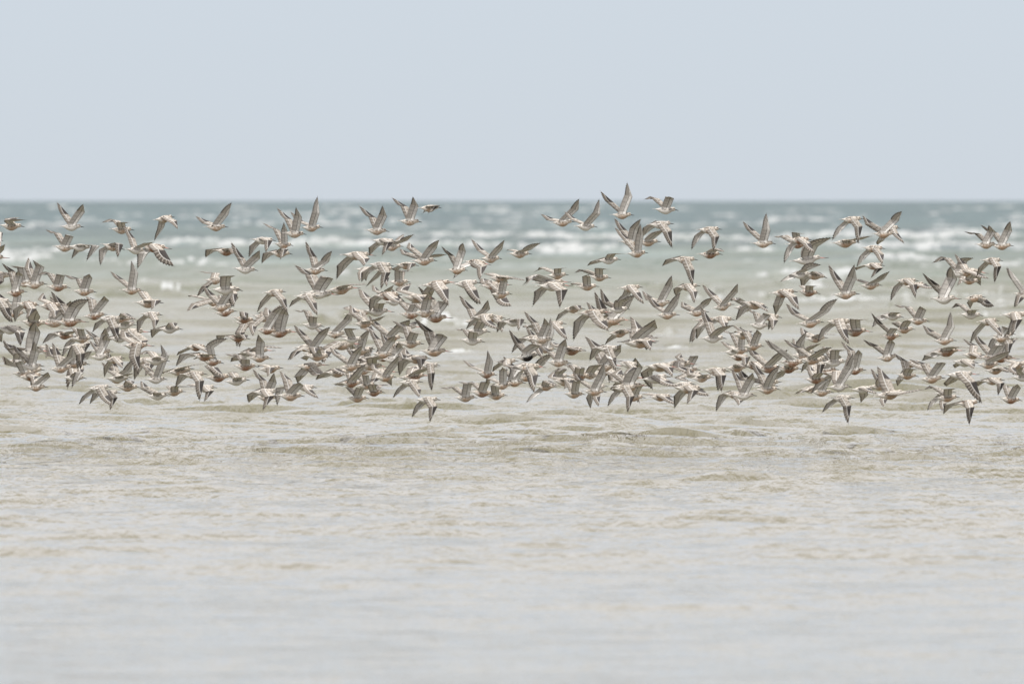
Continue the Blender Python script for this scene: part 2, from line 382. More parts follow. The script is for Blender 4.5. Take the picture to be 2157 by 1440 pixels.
def wing_sheet(root_up, root_lo, sh, wrist, tip, side, L, arm_n=8, hand_n=10):
    """stations of (upper row, lower row, s); root rows are vertex positions from leading to trailing edge"""
    arm = (wrist - sh); La = max(arm.length, 1e-4); a = arm / La
    hv = (tip - wrist); Lh = max(hv.length, 1e-4); h = hv / Lh
    c = Vector((-1, 0, 0))
    if abs(a.dot(c)) > .85: c = (c - a * a.dot(c) * .55).normalized()
    na = a.cross(c) * (1 if side > 0 else -1)
    na = na.normalized() if na.length > .05 else Vector((0, 0, 1))
    c2 = (-na.cross(a) if side < 0 else na.cross(a)); c2 = c2 * (-1 if c2.dot(Vector((-1, 0, 0))) < 0 else 1)
    nh = na - h * na.dot(h)
    if nh.length < .2: nh = na + a * .3; nh = nh - h * nh.dot(h)
    nh.normalize()
    cand = h.cross(nh) * (-1 if side > 0 else 1)
    cp = (c - h * c.dot(h)) + .5 * cand * (1 if cand.dot(c) >= 0 else -1)
    cp = cp.normalized() if cp.length > .05 else cand
    nh2 = (h.cross(cp) * (1 if side > 0 else -1)).normalized()
    if nh2.dot(na) < -.2 and nh2.dot(nh) < 0: nh2 = nh
    st = []
    chord0 = (root_up[0] - root_up[-1]).length
    # arm: secondaries
    NV = len(root_up)
    fl_arm = .345 * L
    for i in range(1, arm_n * 2 + 1):
        f = i / (arm_n * 2)
        base = sh.lerp(wrist, f)
        fl = chord0 * (1 - min(1, f * 2.2)) + fl_arm * min(1, f * 2.2)
        if i % 2 == 0: fl *= .95
        d = (c + a * (.10 + .10 * f)).normalized()
        st.append((base, d, fl, na, f * .5))
    hb = .34 * Lh
    for i in range(1, hand_n * 2 + 1):
        f = i / (hand_n * 2)
        base = wrist + h * hb * f
        fq = f ** .85
        d0 = (c + a * .2).normalized()
        ang = fq
        d = (d0 * (1 - ang) + h * ang + cp * (.30 * math.sin(math.pi * min(1, ang * 1.02))))
        d.normalize()
        full = (Lh - hb)
        fl = fl_arm * (1 - f) ** 1.4 + full * f ** 1.12 * (1.0 - .10 * math.sin(math.pi * f))
        if i % 2 == 1: fl *= (.955 - .10 * f)
        n = (na * (1 - f) + nh2 * f).normalized()
        st.append((base, d, fl, n, .5 + f * .5))
    rows = []
    VV = [0, .10, .26, .45, .64, .83, 1.0]
    for base, d, fl, n, s in st:
        up, lo = [], []
        for v in VV:
            p = base + d * (fl * v)
            camb = .020 * L * math.sin(math.pi * min(1, v * 1.15)) * (1 - s * .6) - .012 * L * v * v
            th = L * (.010 * (1 - s * .6)) * (1 - v) ** .8 + .0016 * L
            if v == 0: th *= .45
            up.append(p + n * (camb + th)); lo.append(p + n * (camb - th))
        rows.append((up, lo, s))
    return rows, VV
def bird_body(kind, L, wings, wingmesh_name, mats):
    """one continuous skin: body rings both wings grown out of the flanks"""
    P = profile(kind)
    V, F, UV, MI = [], [], [], []
    ring = []
    for (t, zc, hh, ww) in P:
        r = []
        for j in range(NS):
            th = 2 * math.pi * j / NS
            cy, cz = math.cos(th), math.sin(th)
            zz = cz * hh * (1.0 if cz < 0 else .94)
            V.append(Vector(((t - TIPX) * L, cy * ww * L, (zc + zz) * L))); r.append(len(V) - 1)
        ring.append(r)
    def face(ids, uvs, mi):
        F.append(ids); UV.append(uvs); MI.append(mi)
    hv = lambda j: .5 + .5 * math.sin(2 * math.pi * j / NS)
    open_j = {1: 1, 5: -1}
    for i in range(len(ring) - 1):
        for j in range(NS):
            if j in open_j and I0 <= i < I1 and wings[open_j[j]] is not None: continue
            k = (j + 1) % NS
            face([ring[i][j], ring[i][k], ring[i+1][k], ring[i+1][j]],
                 [(KNOT[i][0], hv(j)), (KNOT[i][0], hv(j+1)), (KNOT[i+1][0], hv(j+1)), (KNOT[i+1][0], hv(j))], 0)
    # caps
    for rr, pt, fl in ((ring[0], P[0], False), (ring[-1], P[-1], True)):
        x = (pt[0] + (.004 if fl else -.01) - TIPX) * L
        V.append(Vector((x, 0, pt[1] * L))); ci = len(V) - 1
        for j in range(NS):
            k = (j + 1) % NS
            ids = [ci, rr[j], rr[k]] if fl else [ci, rr[k], rr[j]]
            face(ids, [(pt[0], .5)] * 3, 0)
    for j, side in open_j.items():
        if wings[side] is None: continue
        wrist, tip = wings[side]
        ju, jl = (2, 1) if side > 0 else (5, 6)
        ru = [ring[i][ju] for i in range(I1, I0 - 1, -1)]
        rl = [ring[i][jl] for i in range(I1, I0 - 1, -1)]
        sh = (V[ru[0]] + V[rl[0]]) / 2
        rows, VV = wing_sheet([V[q] for q in ru], [V[q] for q in rl], sh, wrist, tip, side, L)
        pu, pl, ps = ru, rl, 0.0
        for up, lo, s in rows:
            nu = []; nl = []
            for p in up: V.append(p); nu.append(len(V) - 1)
            for p in lo: V.append(p); nl.append(len(V) - 1)
            for m in range(len(VV) - 1):
                a_, b_, c_, d_ = pu[m], nu[m], nu[m+1], pu[m+1]
                uv = [(ps, VV[m]), (s, VV[m]), (s, VV[m+1]), (ps, VV[m+1])]
                # seen from above, +Y wing: leading edge at +X
                if side > 0:
                    face([a_, b_, c_, d_], uv, 1)
                    face([pl[m+1], nl[m+1], nl[m], pl[m]], [uv[3], uv[2], uv[1], uv[0]], 2)
                else:
                    face([d_, c_, b_, a_], uv[::-1], 1)
                    face([pl[m], nl[m], nl[m+1], pl[m+1]], uv, 2)
            le = [pu[0], pl[0], nl[0], nu[0]]; te = [pu[-1], nu[-1], nl[-1], pl[-1]]
            if side < 0: le, te = le[::-1], te[::-1]
            face(le, [(ps, 0), (ps, 0), (s, 0), (s, 0)] if side > 0 else [(s, 0), (s, 0), (ps, 0), (ps, 0)], 2)
            face(te, [(ps, 1), (s, 1), (s, 1), (ps, 1)] if side > 0 else [(ps, 1), (s, 1), (s, 1), (ps, 1)], 2)
            pu, pl, ps = nu, nl, s
        cap = pu + pl[::-1]
        if side < 0: cap = cap[::-1]
        for m in range(len(pu) - 1):
            ids = [pu[m], pl[m], pl[m+1], pu[m+1]]
            if side < 0: ids = ids[::-1]
            face(ids, [(1, VV[m])] * 4, 2)
    me = bpy.data.meshes.new(wingmesh_name)
    me.from_pydata([tuple(v) for v in V], [], F)
    ul = me.uv_layers.new(name='UVMap')
    flat = [x for uvs in UV for q in uvs for x in q]
    ul.data.foreach_set('uv', flat)
    me.polygons.foreach_set('material_index', MI)
    me.polygons.foreach_set('use_smooth', [True] * len(F))
    for m in mats: me.materials.append(m)
    me.update()
    return me
def tube(name, pts, rad, uvs, n=8, flat=1.0, mat=None):
    V, F, UV = [], [], []
    for (p, r) in zip(pts, rad):
        for j in range(n):
            th = 2 * math.pi * j / n
            V.append((p[0], p[1] + math.cos(th) * r, p[2] + math.sin(th) * r * flat))
    for i in range(len(pts) - 1):
        for j in range(n):
            k = (j + 1) % n
            F.append((i*n + j, i*n + k, (i+1)*n + k, (i+1)*n + j)); UV += [(uvs[i], 0), (uvs[i], 0), (uvs[i+1], 0), (uvs[i+1], 0)]
    F.append(tuple(range(n))[::-1]); UV += [(uvs[0], 0)] * n
    F.append(tuple((len(pts)-1)*n + j for j in range(n))); UV += [(uvs[-1], 0)] * n
    me = bpy.data.meshes.new(name); me.from_pydata(V, [], F)
    ul = me.uv_layers.new(name='UVMap'); ul.data.foreach_set('uv', [x for q in UV for x in q])
    me.polygons.foreach_set('use_smooth', [True] * len(F)); me.materials.append(mat); me.update()
    return me
def make_bill(kind):
    if kind == 'G':
        b0, n = .785, 7
        pts = [((b0 + (1 - b0) * i / (n-1) - TIPX), 0, .020 * (1 - i / (n-1)) + .006 * math.sin(math.pi * i / (n-1)) * -1) for i in range(n)]
        rad = [.0135, .0115, .0100, .0088, .0078, .0068, .0048]
        return tube('bill', pts, rad, [i / (n-1) for i in range(n)], mat=m_gbill)
    b0, n = .862, 5
    pts = [((b0 + (1 - b0) * i / (n-1) - TIPX), 0, .024 * (1 - i / (n-1)) ) for i in range(n)]
    k = 1.25 if kind == 'V' else 1.0
    return tube('bill', pts, [.0175*k, .0160*k, .0140*k, .0115*k, .0070*k], [i / (n-1) for i in range(n)], mat=m_bill)
def make_tail():
    """fan of twelve overlapping tail feathers, slightly wedge shaped, with thickness"""
    V, F, UV = [], [], []
    n = 12
    for i in range(n + 1):
        f = i / n * 2 - 1
        for q, (x, wsc) in enumerate(((.215, .026), (.12, .034), (.05, .040), (0.0, .044))):
            xx = x + (.018 * f * f if q >= 2 else 0) + (.006 if (i % 2 and q == 3) else 0)
            z = .012 - .006 * f * f + (.0025 if i % 2 else 0) - .012 * (x - .0) * 0
            if q == 3: z = .002 - .006 * f * f
            V.append((xx - TIPX, f * wsc, z + .003)); V.append((xx - TIPX, f * wsc, z - .003))
    g = lambda i, q, s: i * 8 + q * 2 + s
    for i in range(n):
        for q in range(3):
            F.append((g(i,q,0), g(i,q+1,0), g(i+1,q+1,0), g(i+1,q,0))); UV += [(q/3, i/n), ((q+1)/3, i/n), ((q+1)/3, (i+1)/n), (q/3, (i+1)/n)]
            F.append((g(i+1,q,1), g(i+1,q+1,1), g(i,q+1,1), g(i,q,1))); UV += [(q/3, (i+1)/n), ((q+1)/3, (i+1)/n), ((q+1)/3, i/n), (q/3, i/n)]
        F.append((g(i,3,0), g(i,3,1), g(i+1,3,1), g(i+1,3,0))); UV += [(1, i/n), (1, i/n), (1, (i+1)/n), (1, (i+1)/n)]
    for i, fl in ((0, 0), (n, 1)):
        for q in range(3):
            f = (g(i,q,0), g(i,q,1), g(i,q+1,1), g(i,q+1,0)); F.append(f[::-1] if fl else f); UV += [(q/3, .5)] * 4
    me = bpy.data.meshes.new('tail'); me.from_pydata(V, [], F)
    ul = me.uv_layers.new(name='UVMap'); ul.data.foreach_set('uv', [x for q in UV for x in q])
    me.materials.append(m_tail); me.update()
    return me
def make_eye():
    import bmesh
    bm = bmesh.new(); bmesh.ops.create_icosphere(bm, subdivisions=2, radius=.017)
    me = bpy.data.meshes.new('eye'); bm.to_mesh(me); bm.free()
    for p in me.polygons: p.use_smooth = True
    me.materials.append(m_eye); return me
BILL = {k: make_bill(k) for k in 'KGV'}
TAIL = make_tail(); EYE = make_eye()
NAME = {'K': 'red_knot', 'G': 'godwit', 'V': 'grey_plover'}
LEN = {'K': .243, 'G': .375, 'V': .285}

# ------------------------------------------------------------------ the flock
# survey of the flock: tail tip, bill tip, then wrist and wing tip of the near and of the far wing (x = not seen)
# '@ x y' moves the origin of the survey sheet; last field: plumage (g grey, s speckled, p peach, r rufous),
# V plover, G godwit, F nearer, B farther
SURVEY = """
@0 400
-30 410 288 432 150 370 322 348 150 350 238 318 s
685 425 980 435 990 260 975 155 800 290 655 130 g
605 655 900 690 860 545 765 520 710 510 515 458 s
775 655 1085 680 1165 655 1000 835 960 690 820 810 g
1165 625 1455 700 1440 640 1375 800 1250 710 1165 890 s
1265 455 1570 472 1460 390 1530 375 1400 365 1165 382 s
-250 560 38 595 25 500 10 710 x g
-280 800 115 795 x x rG
-230 960 180 1020 x x s
40 1205 322 1188 275 1000 215 938 180 950 5 842 rF
245 1110 555 1100 520 900 378 810 385 920 325 775 s
130 1080 440 1085 x 290 905 110 882 sB
515 1125 825 1143 760 1000 670 978 640 985 410 995 r
820 1175 1133 1195 1080 1030 1045 972 975 1045 720 980 p
-160 1280 145 1308 110 1370 160 1559 x g
160 1320 475 1350 430 1385 300 1510 250 1400 165 1550 r
420 1355 745 1345 700 1400 630 1510 540 1280 495 1190 r
@0 640
205 200 615 240 475 150 430 50 400 40 330 -60 sG
615 210 1040 210 940 60 1060 -65 770 0 575 -165 rG
945 150 1255 125 1275 -40 1215 -100 1120 -50 990 -90 rB
1120 165 1440 180 1390 270 1385 460 1210 220 1065 340 g
-100 280 325 305 295 330 245 495 30 350 15 450 g
175 570 590 550 475 330 405 195 180 500 5 430 gG
215 720 520 730 460 560 400 420 270 560 140 470 g
215 770 525 775 x 150 690 10 600 sB
115 815 430 800 270 660 155 690 x sB
185 855 520 830 460 840 370 905 x r
275 970 562 972 590 850 565 785 440 880 350 975 s
545 765 870 740 885 620 840 460 720 600 600 435 pF
745 690 1053 708 985 760 940 860 650 590 520 445 sB
720 515 1047 495 1000 570 940 780 x g
820 405 1090 410 980 300 1055 293 920 290 670 280 s
605 340 890 390 850 350 900 310 650 385 480 470 r
710 855 1015 870 980 800 830 985 890 760 775 1005 g
1030 620 1300 600 1285 430 1245 345 1160 500 1030 420 gF
1200 660 1458 635 1440 680 1435 750 1290 720 1210 860 s
1225 870 1542 860 1480 840 1600 795 1330 780 1175 670 g
1000 990 1308 970 1265 1060 1310 1190 1070 1050 905 1185 gF
1115 1035 1408 1038 1375 1090 1280 1250 1170 1060 1035 1175 g
1300 260 1594 245 1560 195 1580 220 x g
1265 340 1774 328 1734 420 1620 560 1520 420 1390 300 sGB
@250 400
400 352 655 318 680 360 695 460 530 430 405 605 s
985 430 1280 437 1280 290 1325 135 1065 370 885 300 s
70 690 320 710 370 630 430 600 190 570 45 390 gF
230 655 625 687 540 700 660 900 340 740 210 930 rG
0 1165 295 1180 230 970 145 812 70 1050 -110 940 pF
130 1312 550 1320 500 1290 380 1400 330 1190 240 1200 s
1095 700 1405 735 1380 690 1330 750 1110 720 1005 790 r
980 1050 1255 1060 1060 1120 905 1255 1180 975 920 948 s
1055 1165 1418 1160 1310 1020 1380 995 x gF
1130 1140 1450 1178 1390 1210 1345 1370 x s
1035 1380 1350 1355 1335 1210 1320 1060 1130 1230 965 1095 pF
960 1290 1270 1330 940 1360 790 1415 910 1232 825 1242 sB
@250 640
235 115 512 132 475 185 410 310 300 190 215 355 g
435 290 750 298 690 225 650 290 470 320 380 400 g
20 485 415 492 250 600 240 840 160 400 20 290 rGF
265 650 597 668 550 620 565 640 430 565 200 600 gF
295 885 572 882 590 600 485 460 345 720 320 690 g
-60 960 258 978 190 905 160 930 x s
305 1075 600 1070 500 1030 570 1035 345 960 245 890 gF
500 1030 785 1025 700 965 890 965 x p
710 820 1040 822 1000 890 945 1145 790 860 650 980 sF
850 985 1153 977 1115 1010 990 1150 890 930 790 950 g
1210 910 1535 890 1460 850 1540 850 1380 800 1310 830 g
985 860 1330 850 1160 740 1250 870 1110 730 1015 710 rF
755 500 1040 505 1040 520 1090 580 790 550 665 605 r
830 585 1150 640 1090 600 1180 590 810 620 655 735 rF
945 655 1230 695 1110 510 1285 395 990 625 865 645 rF
530 805 885 755 850 720 1010 690 620 790 510 810 s
@500 400
725 440 1000 440 960 270 935 62 780 370 610 245 s
520 500 808 522 755 320 680 190 640 350 450 197 sF
415 625 652 652 585 480 540 365 495 470 283 378 p
140 575 450 595 412 590 330 740 240 650 125 795 g
350 725 647 752 600 690 495 820 390 765 275 862 s
-65 912 243 942 265 800 265 695 85 800 -84 590 g
760 930 1055 945 1070 840 1110 700 930 790 787 580 sF
735 1195 1190 1225 1120 1035 1045 1010 930 1000 645 860 gG
650 1240 955 1240 925 1310 940 1470 740 1280 590 1375 gF
1010 1175 1440 1142 1370 1100 1520 1095 1060 1240 915 1270 pG
285 1200 568 1190 570 1270 590 1440 360 1290 220 1435 pF
1190 755 1624 765 1545 800 1475 890 1300 870 1145 1050 sG
1360 925 1630 930 1490 960 1420 1070 x gB
@500 640
-74 155 220 200 130 110 90 180 x r
-60 205 260 240 90 330 25 520 x sB
190 300 490 318 500 120 545 5 x rF
285 340 720 328 600 130 560 10 440 130 315 30 rG
150 130 450 190 230 260 185 380 370 110 215 110 sB
725 235 1018 268 930 160 975 155 860 90 650 72 g
755 600 1100 618 960 520 900 590 x pF
720 530 1040 530 1040 370 1090 255 820 370 645 230 s
640 515 950 500 x 740 545 575 665 sB
100 620 410 640 322 450 240 345 200 560 90 550 p
650 730 1075 712 1000 790 960 830 795 830 695 930 pG
990 800 1340 800 1190 755 1315 840 1050 850 905 885 s
1165 735 1480 730 1440 590 1465 475 1210 590 1065 495 pF
1190 405 1480 418 1340 305 1430 290 1240 370 1120 410 g
1010 490 1460 465 x 1090 560 985 690 sG
1255 555 1614 530 x 1380 520 1290 440 pB
1170 920 1478 930 1440 840 1504 690 1220 960 1140 945 rF
1250 1095 1541 1103 1480 990 1540 990 1350 980 1315 960 p
220 765 540 750 440 740 350 850 340 710 240 730 p
-74 720 250 735 150 650 100 640 66 600 -164 580 r
145 1028 492 1028 435 1070 290 1250 220 1080 125 1155 gF
190 1080 487 1098 460 920 430 790 345 900 165 745 pB
440 1065 790 1080 775 950 720 905 635 890 480 770 pF
640 960 932 980 875 1000 958 1100 540 1000 460 1195 gB
@750 400
90 465 390 488 362 310 308 172 240 330 22 172 s
478 360 770 378 730 190 660 68 610 200 405 80 s
710 212 998 210 980 185 830 280 x s
160 585 480 612 435 610 295 775 250 670 150 770 gF
270 665 557 662 600 590 685 510 x s
630 830 950 828 940 680 975 572 690 680 612 605 pF
650 820 930 820 970 780 1070 750 620 730 500 680 sB
1048 930 1305 940 1280 720 1248 610 1150 770 980 645 pF
430 870 735 885 700 860 590 960 510 920 480 950 s
120 865 445 890 405 960 285 1170 170 960 55 1080 gF
360 1070 640 1078 545 950 580 955 x s
210 940 450 920 x 260 1020 105 1135 s
725 1120 1190 1075 1080 1150 1080 1360 910 1180 870 1270 rG
1105 1100 1460 1085 1410 1160 1465 1345 x g
185 1235 540 1225 500 1260 520 1320 270 1290 150 1430 rF
310 1300 575 1305 x 280 1180 185 1100 g
60 1410 450 1422 330 1330 390 1310 180 1260 20 1140 gG
515 1250 915 1262 800 1250 770 1310 600 1180 650 1080 sG
640 1435 960 1435 885 1290 830 1220 760 1330 540 1312 sF
@750 640
-59 235 250 225 270 195 355 130 20 110 -79 0 pF
360 290 790 268 625 240 638 170 x gG
470 455 798 470 735 340 765 350 640 270 405 190 sF
720 550 1130 557 1070 390 990 340 915 330 658 148 pGF
230 410 560 395 540 290 630 180 290 250 135 120 r
155 575 460 595 460 440 445 360 290 420 140 270 pF
280 650 560 640 555 520 500 430 390 430 270 310 g
195 860 475 858 490 700 500 590 270 760 180 690 pF
525 640 880 640 820 640 745 770 600 700 500 840 s
470 865 880 835 850 760 975 725 x rG
720 720 985 720 920 800 885 1030 630 590 560 500 g
475 915 785 912 760 990 740 1090 600 960 415 1108 gF
670 1115 990 1120 950 1190 858 1388 800 1170 640 1335 g
70 1025 342 1035 230 955 305 945 x r
-10 960 245 940 150 830 200 825 x p
1190 415 1510 448 1420 335 1465 340 1330 310 1148 290 gF
1125 1095 1420 1095 1350 940 1370 900 1190 970 965 975 s
-230 740 80 780 x x gB
-10 700 380 740 x 110 650 80 590 sGB
110 790 500 795 x x rGB
560 740 870 770 x x sB
@1000 400
875 385 1170 375 1210 230 1218 92 930 335 760 275 s
1150 420 1432 435 1465 280 1450 95 1190 340 1040 245 gF
45 800 320 805 320 690 352 572 120 710 -49 560 sF
370 742 670 750 650 700 785 610 480 700 365 705 s
-144 830 195 875 145 880 50 1060 -100 900 -254 1040 rG
140 1022 445 1040 470 1020 600 1055 220 970 105 972 pF
35 1120 435 1105 370 1250 430 1355 180 1050 60 1030 rGB
165 1215 440 1218 385 1070 365 1020 210 1080 190 1050 pF
665 1085 1130 1075 x 740 985 545 1115 sGB
820 1000 1098 992 1010 920 1080 905 840 905 680 960 s
695 1120 1145 1118 1085 1160 985 1390 840 1170 665 1365 gGF
1165 1125 1455 1128 1350 1020 1325 980 1210 1080 1150 1105 p
@1250 380
-74 1116 210 1140 110 1040 190 1035 -64 1041 -229 1081 s
190 400 475 408 455 190 390 12 240 260 72 112 s
685 335 995 352 940 210 870 185 770 215 580 222 g
615 518 940 508 915 590 920 800 680 570 548 680 gF
480 720 790 718 770 630 830 575 x s
285 712 590 730 520 580 555 440 400 590 235 425 sB
370 855 640 848 585 640 545 490 430 690 240 535 pF
30 935 325 925 260 860 385 850 60 960 -79 996 g
1195 575 1500 573 1470 650 1397 835 1280 630 1135 820 sF
1200 858 1510 865 x 1480 800 1500 830 r
905 915 1220 930 1180 1040 1160 1240 940 945 795 1000 sF
945 1245 1250 1232 1215 1290 1175 1440 1030 1280 960 1345 s
275 1255 580 1248 545 1300 595 1445 430 1330 250 1440 pF
640 1435 930 1425 925 1240 915 1095 700 1370 560 1280 s
@1000 640
1165 110 1615 100 1534 190 1566 320 1300 190 1140 445 rGF
1000 60 1290 60 1240 20 1225 80 1070 110 932 215 s
295 205 600 222 582 180 505 320 370 230 250 340 g
-49 155 265 148 190 190 290 300 40 200 -114 305 s
-149 210 150 190 180 60 155 -57 0 60 -194 -119 sB
-130 310 190 330 130 220 195 215 x g
625 410 928 420 890 250 805 155 745 225 565 72 sF
530 400 830 400 790 500 795 650 600 425 418 583 s
450 630 762 592 745 510 790 490 560 460 387 285 VF
605 295 890 300 x 650 245 570 270 gB
815 675 1130 692 1080 500 1060 395 930 560 715 462 sF
950 540 1300 545 1190 510 1295 545 1000 470 850 440 rB
1300 740 1750 720 1704 560 1709 460 1490 500 1270 365 sGB
0 800 265 835 215 670 145 525 20 740 -149 645 rF
220 680 515 668 420 700 480 740 310 720 200 800 s
435 735 835 738 740 820 690 1045 530 790 368 940 sGF
180 950 455 945 375 780 320 730 230 870 130 925 pF
320 910 600 925 560 800 570 770 390 780 370 740 p
-74 1020 235 1055 170 930 190 900 40 930 -209 905 rF
110 1075 387 1068 280 960 230 920 x p
690 960 965 970 890 900 1010 960 770 1040 590 1160 p
810 835 1120 850 1080 760 930 790 x gB
880 890 1215 915 1170 890 1030 1000 960 860 915 785 s
1015 1045 1293 1058 1225 930 1245 870 x pF
1240 1015 1542 1030 1530 840 1510 670 1290 900 1130 780 pF
1270 1000 1560 960 1465 1070 1445 1200 1390 1070 1350 1230 gB
1180 800 1490 850 1430 750 1500 700 1200 740 1070 720 sB
1324 820 1694 745 1674 790 1600 920 x sB
@1250 640
150 60 430 65 340 -20 420 -60 190 -30 75 -195 gF
40 188 450 192 410 50 490 -120 170 60 1 -164 pG
145 345 455 335 420 295 540 330 270 390 125 480 p
705 130 1007 130 980 10 1020 -150 800 40 610 -125 pF
1060 105 1348 95 1340 10 1400 -85 1110 10 1020 -30 p
270 445 765 435 745 280 712 170 600 300 420 130 gG
345 455 745 452 690 430 665 545 x pF
440 370 730 400 740 400 800 380 x gB
265 680 540 720 510 740 315 850 240 650 120 570 gF
190 965 660 955 575 740 480 612 350 830 320 740 pG
210 990 520 975 480 1070 395 1280 320 1030 155 1210 sF
320 1075 612 1098 560 980 600 930 x pB
625 1085 935 1083 880 1080 975 1175 680 1040 570 1050 p
575 725 1000 740 935 740 920 850 690 790 690 1010 sG
535 885 905 850 880 890 1000 960 x gF
800 690 1215 705 1060 740 1190 830 x sG
980 800 1290 830 1060 860 1120 900 x gB
1110 870 1410 858 1370 820 1500 820 1180 800 1090 740 sF
905 970 1305 1000 1230 1010 1080 1175 1060 1070 940 1225 sF
860 960 1200 940 1250 980 1360 1070 x gB
@1500 400
440 622 745 630 680 470 628 255 510 480 348 355 s
870 582 1165 585 1150 620 1190 740 970 660 832 870 rF
848 630 1140 640 1020 510 1085 515 880 525 715 545 rB
890 835 1360 790 1230 660 1410 545 x gG
655 1205 1000 1190 990 1240 1015 1405 820 1330 740 1470 rF
975 1175 1265 1213 1180 1130 1230 1115 x rF
895 990 1165 985 1130 930 1280 865 960 1030 785 1075 gF
1030 960 1345 1030 1270 970 1330 1020 1130 1050 1050 1150 s
-20 1385 265 1335 300 1190 300 1080 60 1230 -124 1089 sF
325 1300 655 1375 610 1350 655 1420 420 1400 268 1530 s
225 1378 565 1350 330 1260 270 1290 x gB
@1500 640
520 130 818 163 770 190 690 315 x sB
405 240 690 260 690 130 590 100 560 110 410 60 gF
970 235 1310 215 1360 90 1470 -74 1040 120 850 -20 pF
-40 160 268 190 190 220 140 290 -90 290 -184 420 p
-234 190 90 200 x -130 290 -270 465 rB
-159 400 172 405 130 320 262 240 10 220 -139 10 gF
220 360 495 370 470 320 420 350 x s
335 490 615 498 580 350 515 290 440 330 215 235 pF
105 562 420 560 380 520 410 545 250 490 92 430 gB
165 615 450 620 435 620 370 745 x r
130 750 440 740 370 700 400 740 x pB
300 690 725 735 640 740 720 780 x rGB
-134 770 210 790 165 830 105 1035 x s
205 1065 525 1072 505 890 470 790 370 900 215 740 gF
105 1045 400 1060 370 1120 300 1180 170 1090 40 1265 s
480 1000 800 998 740 870 790 700 620 830 440 640 pF
500 950 815 910 830 840 905 735 430 850 280 720 sB
480 960 775 960 x x sB
755 675 1100 690 x 830 540 600 405 rF
1000 640 1320 668 1290 590 1405 495 1060 520 820 400 pF
930 590 1230 560 1190 510 1280 450 x gB
900 600 1200 610 1070 480 1100 315 1040 500 935 390 sB
720 750 1050 760 x x rB
1000 730 1330 750 x x sB
1055 875 1350 890 1290 820 1310 800 1210 790 1110 690 rF
1125 1025 1425 1035 1380 900 1400 860 x p
1280 800 1620 830 1504 880 1474 1045 1330 920 1145 1055 sF
1000 1000 1290 980 x 1100 1010 955 1055 sB
@1750 640
-84 205 265 215 190 290 215 480 10 280 -164 455 sF
-124 685 200 675 100 550 200 535 16 530 -104 490 g
-60 970 250 970 275 740 258 560 x gF
-34 1095 280 1100 240 1180 200 1410 60 1150 -112 1278 gF
90 315 495 325 340 190 430 175 x rGF
575 375 825 378 780 290 730 280 620 240 462 92 rF
580 130 855 160 790 110 830 100 600 190 480 280 g
865 185 1160 208 1115 70 1030 20 950 40 720 5 pF
720 295 990 298 930 220 930 180 790 200 740 210 p
515 640 800 610 750 460 690 400 570 490 365 410 sF
745 820 1030 848 960 770 1035 758 900 670 720 560 p
795 700 1080 690 1090 710 1120 790 850 880 780 960 sB
215 1000 520 990 450 980 545 1045 440 1060 350 1158 gF
420 960 700 960 x x sB
490 1085 930 1020 900 1015 1088 985 700 880 535 710 pG
500 1060 800 1060 660 1110 605 1200 620 900 460 740 gB
1010 880 1340 865 1345 690 1275 675 1150 700 895 640 p
@1750 400
90 345 390 342 370 420 318 635 190 410 5 600 sF
470 510 755 517 790 360 830 240 490 380 362 290 pF
570 430 815 452 790 510 860 628 620 590 550 640 s
-10 620 340 615 350 580 500 530 x p
345 672 640 688 620 750 600 870 440 760 295 910 pF
350 880 632 885 610 910 455 1035 380 900 300 935 s
0 1225 340 1215 300 1030 272 855 140 1060 -34 855 pF
318 1117 605 1115 620 1040 690 940 400 1060 300 1035 p
735 1060 1030 1065 1010 1100 985 1270 830 1120 690 1310 sF
835 1140 1120 1095 1110 1100 1195 1150 760 1130 685 1140 rB
1150 1270 1523 1270 1473 1040 1388 880 1270 1110 1052 955 gGF
@1960 400
510 635 785 640 760 490 670 405 590 510 375 483 sF
690 650 972 655 950 480 925 355 790 500 570 400 p
575 820 850 828 825 890 742 1095 650 900 540 1010 sF
300 1035 592 1075 540 990 590 960 x p
170 960 480 985 430 830 510 790 240 800 10 855 gB
270 960 560 960 570 970 690 1035 430 870 278 735 p
290 930 675 975 x x sGB
375 1272 640 1250 650 1270 745 1355 510 1300 470 1390 pF
945 1210 1230 1215 x 1040 1060 875 890 s
1080 1180 1370 1180 x 1090 1260 970 1375 s
@1960 640
12 430 308 430 283 270 232 78 50 320 -98 240 pF
315 118 620 140 530 80 575 65 400 10 235 55 g
530 210 807 198 810 270 840 390 590 310 455 475 pF
805 130 1160 130 1070 180 935 390 x sF
690 390 945 412 925 290 830 255 x p
345 590 640 600 600 600 590 640 560 490 372 400 s
540 620 870 630 850 480 720 490 660 480 480 305 rF
620 620 1040 640 950 470 960 390 x rGB
520 710 828 708 840 640 935 545 x pF
230 670 560 690 520 700 500 750 370 710 290 750 g
610 780 900 770 880 740 955 800 x p
145 830 580 822 530 900 605 1170 300 900 190 960 gGF
570 900 870 890 865 920 780 1075 620 920 560 960 sF
785 1100 1075 1130 1055 980 1005 925 935 980 880 940 rF
45 1098 345 1090 250 1000 315 975 95 970 -83 1000 pF
25 1045 300 1030 190 1150 130 1250 90 1120 -43 1255 gB
280 1165 590 1150 510 1200 448 1420 260 1190 150 1290 rF
850 720 1150 700 990 740 1000 830 960 660 860 640 s
925 855 1220 860 1060 780 1091 720 x gB
1045 1035 1340 1040 x x p
950 680 1260 720 1080 800 1000 830 x sB
@0 400
1241 1728 1545 1735 1498 1681 1447 1743 1264 1757 1198 1817 gB
1282 1500 1563 1510 1500 1445 1607 1516 1373 1578 1178 1719 pB
51 1994 418 2005 315 1903 350 1908 160 1841 19 1739 sGB
718 2033 992 2031 1022 1973 1082 1873 799 1986 689 1954 pB
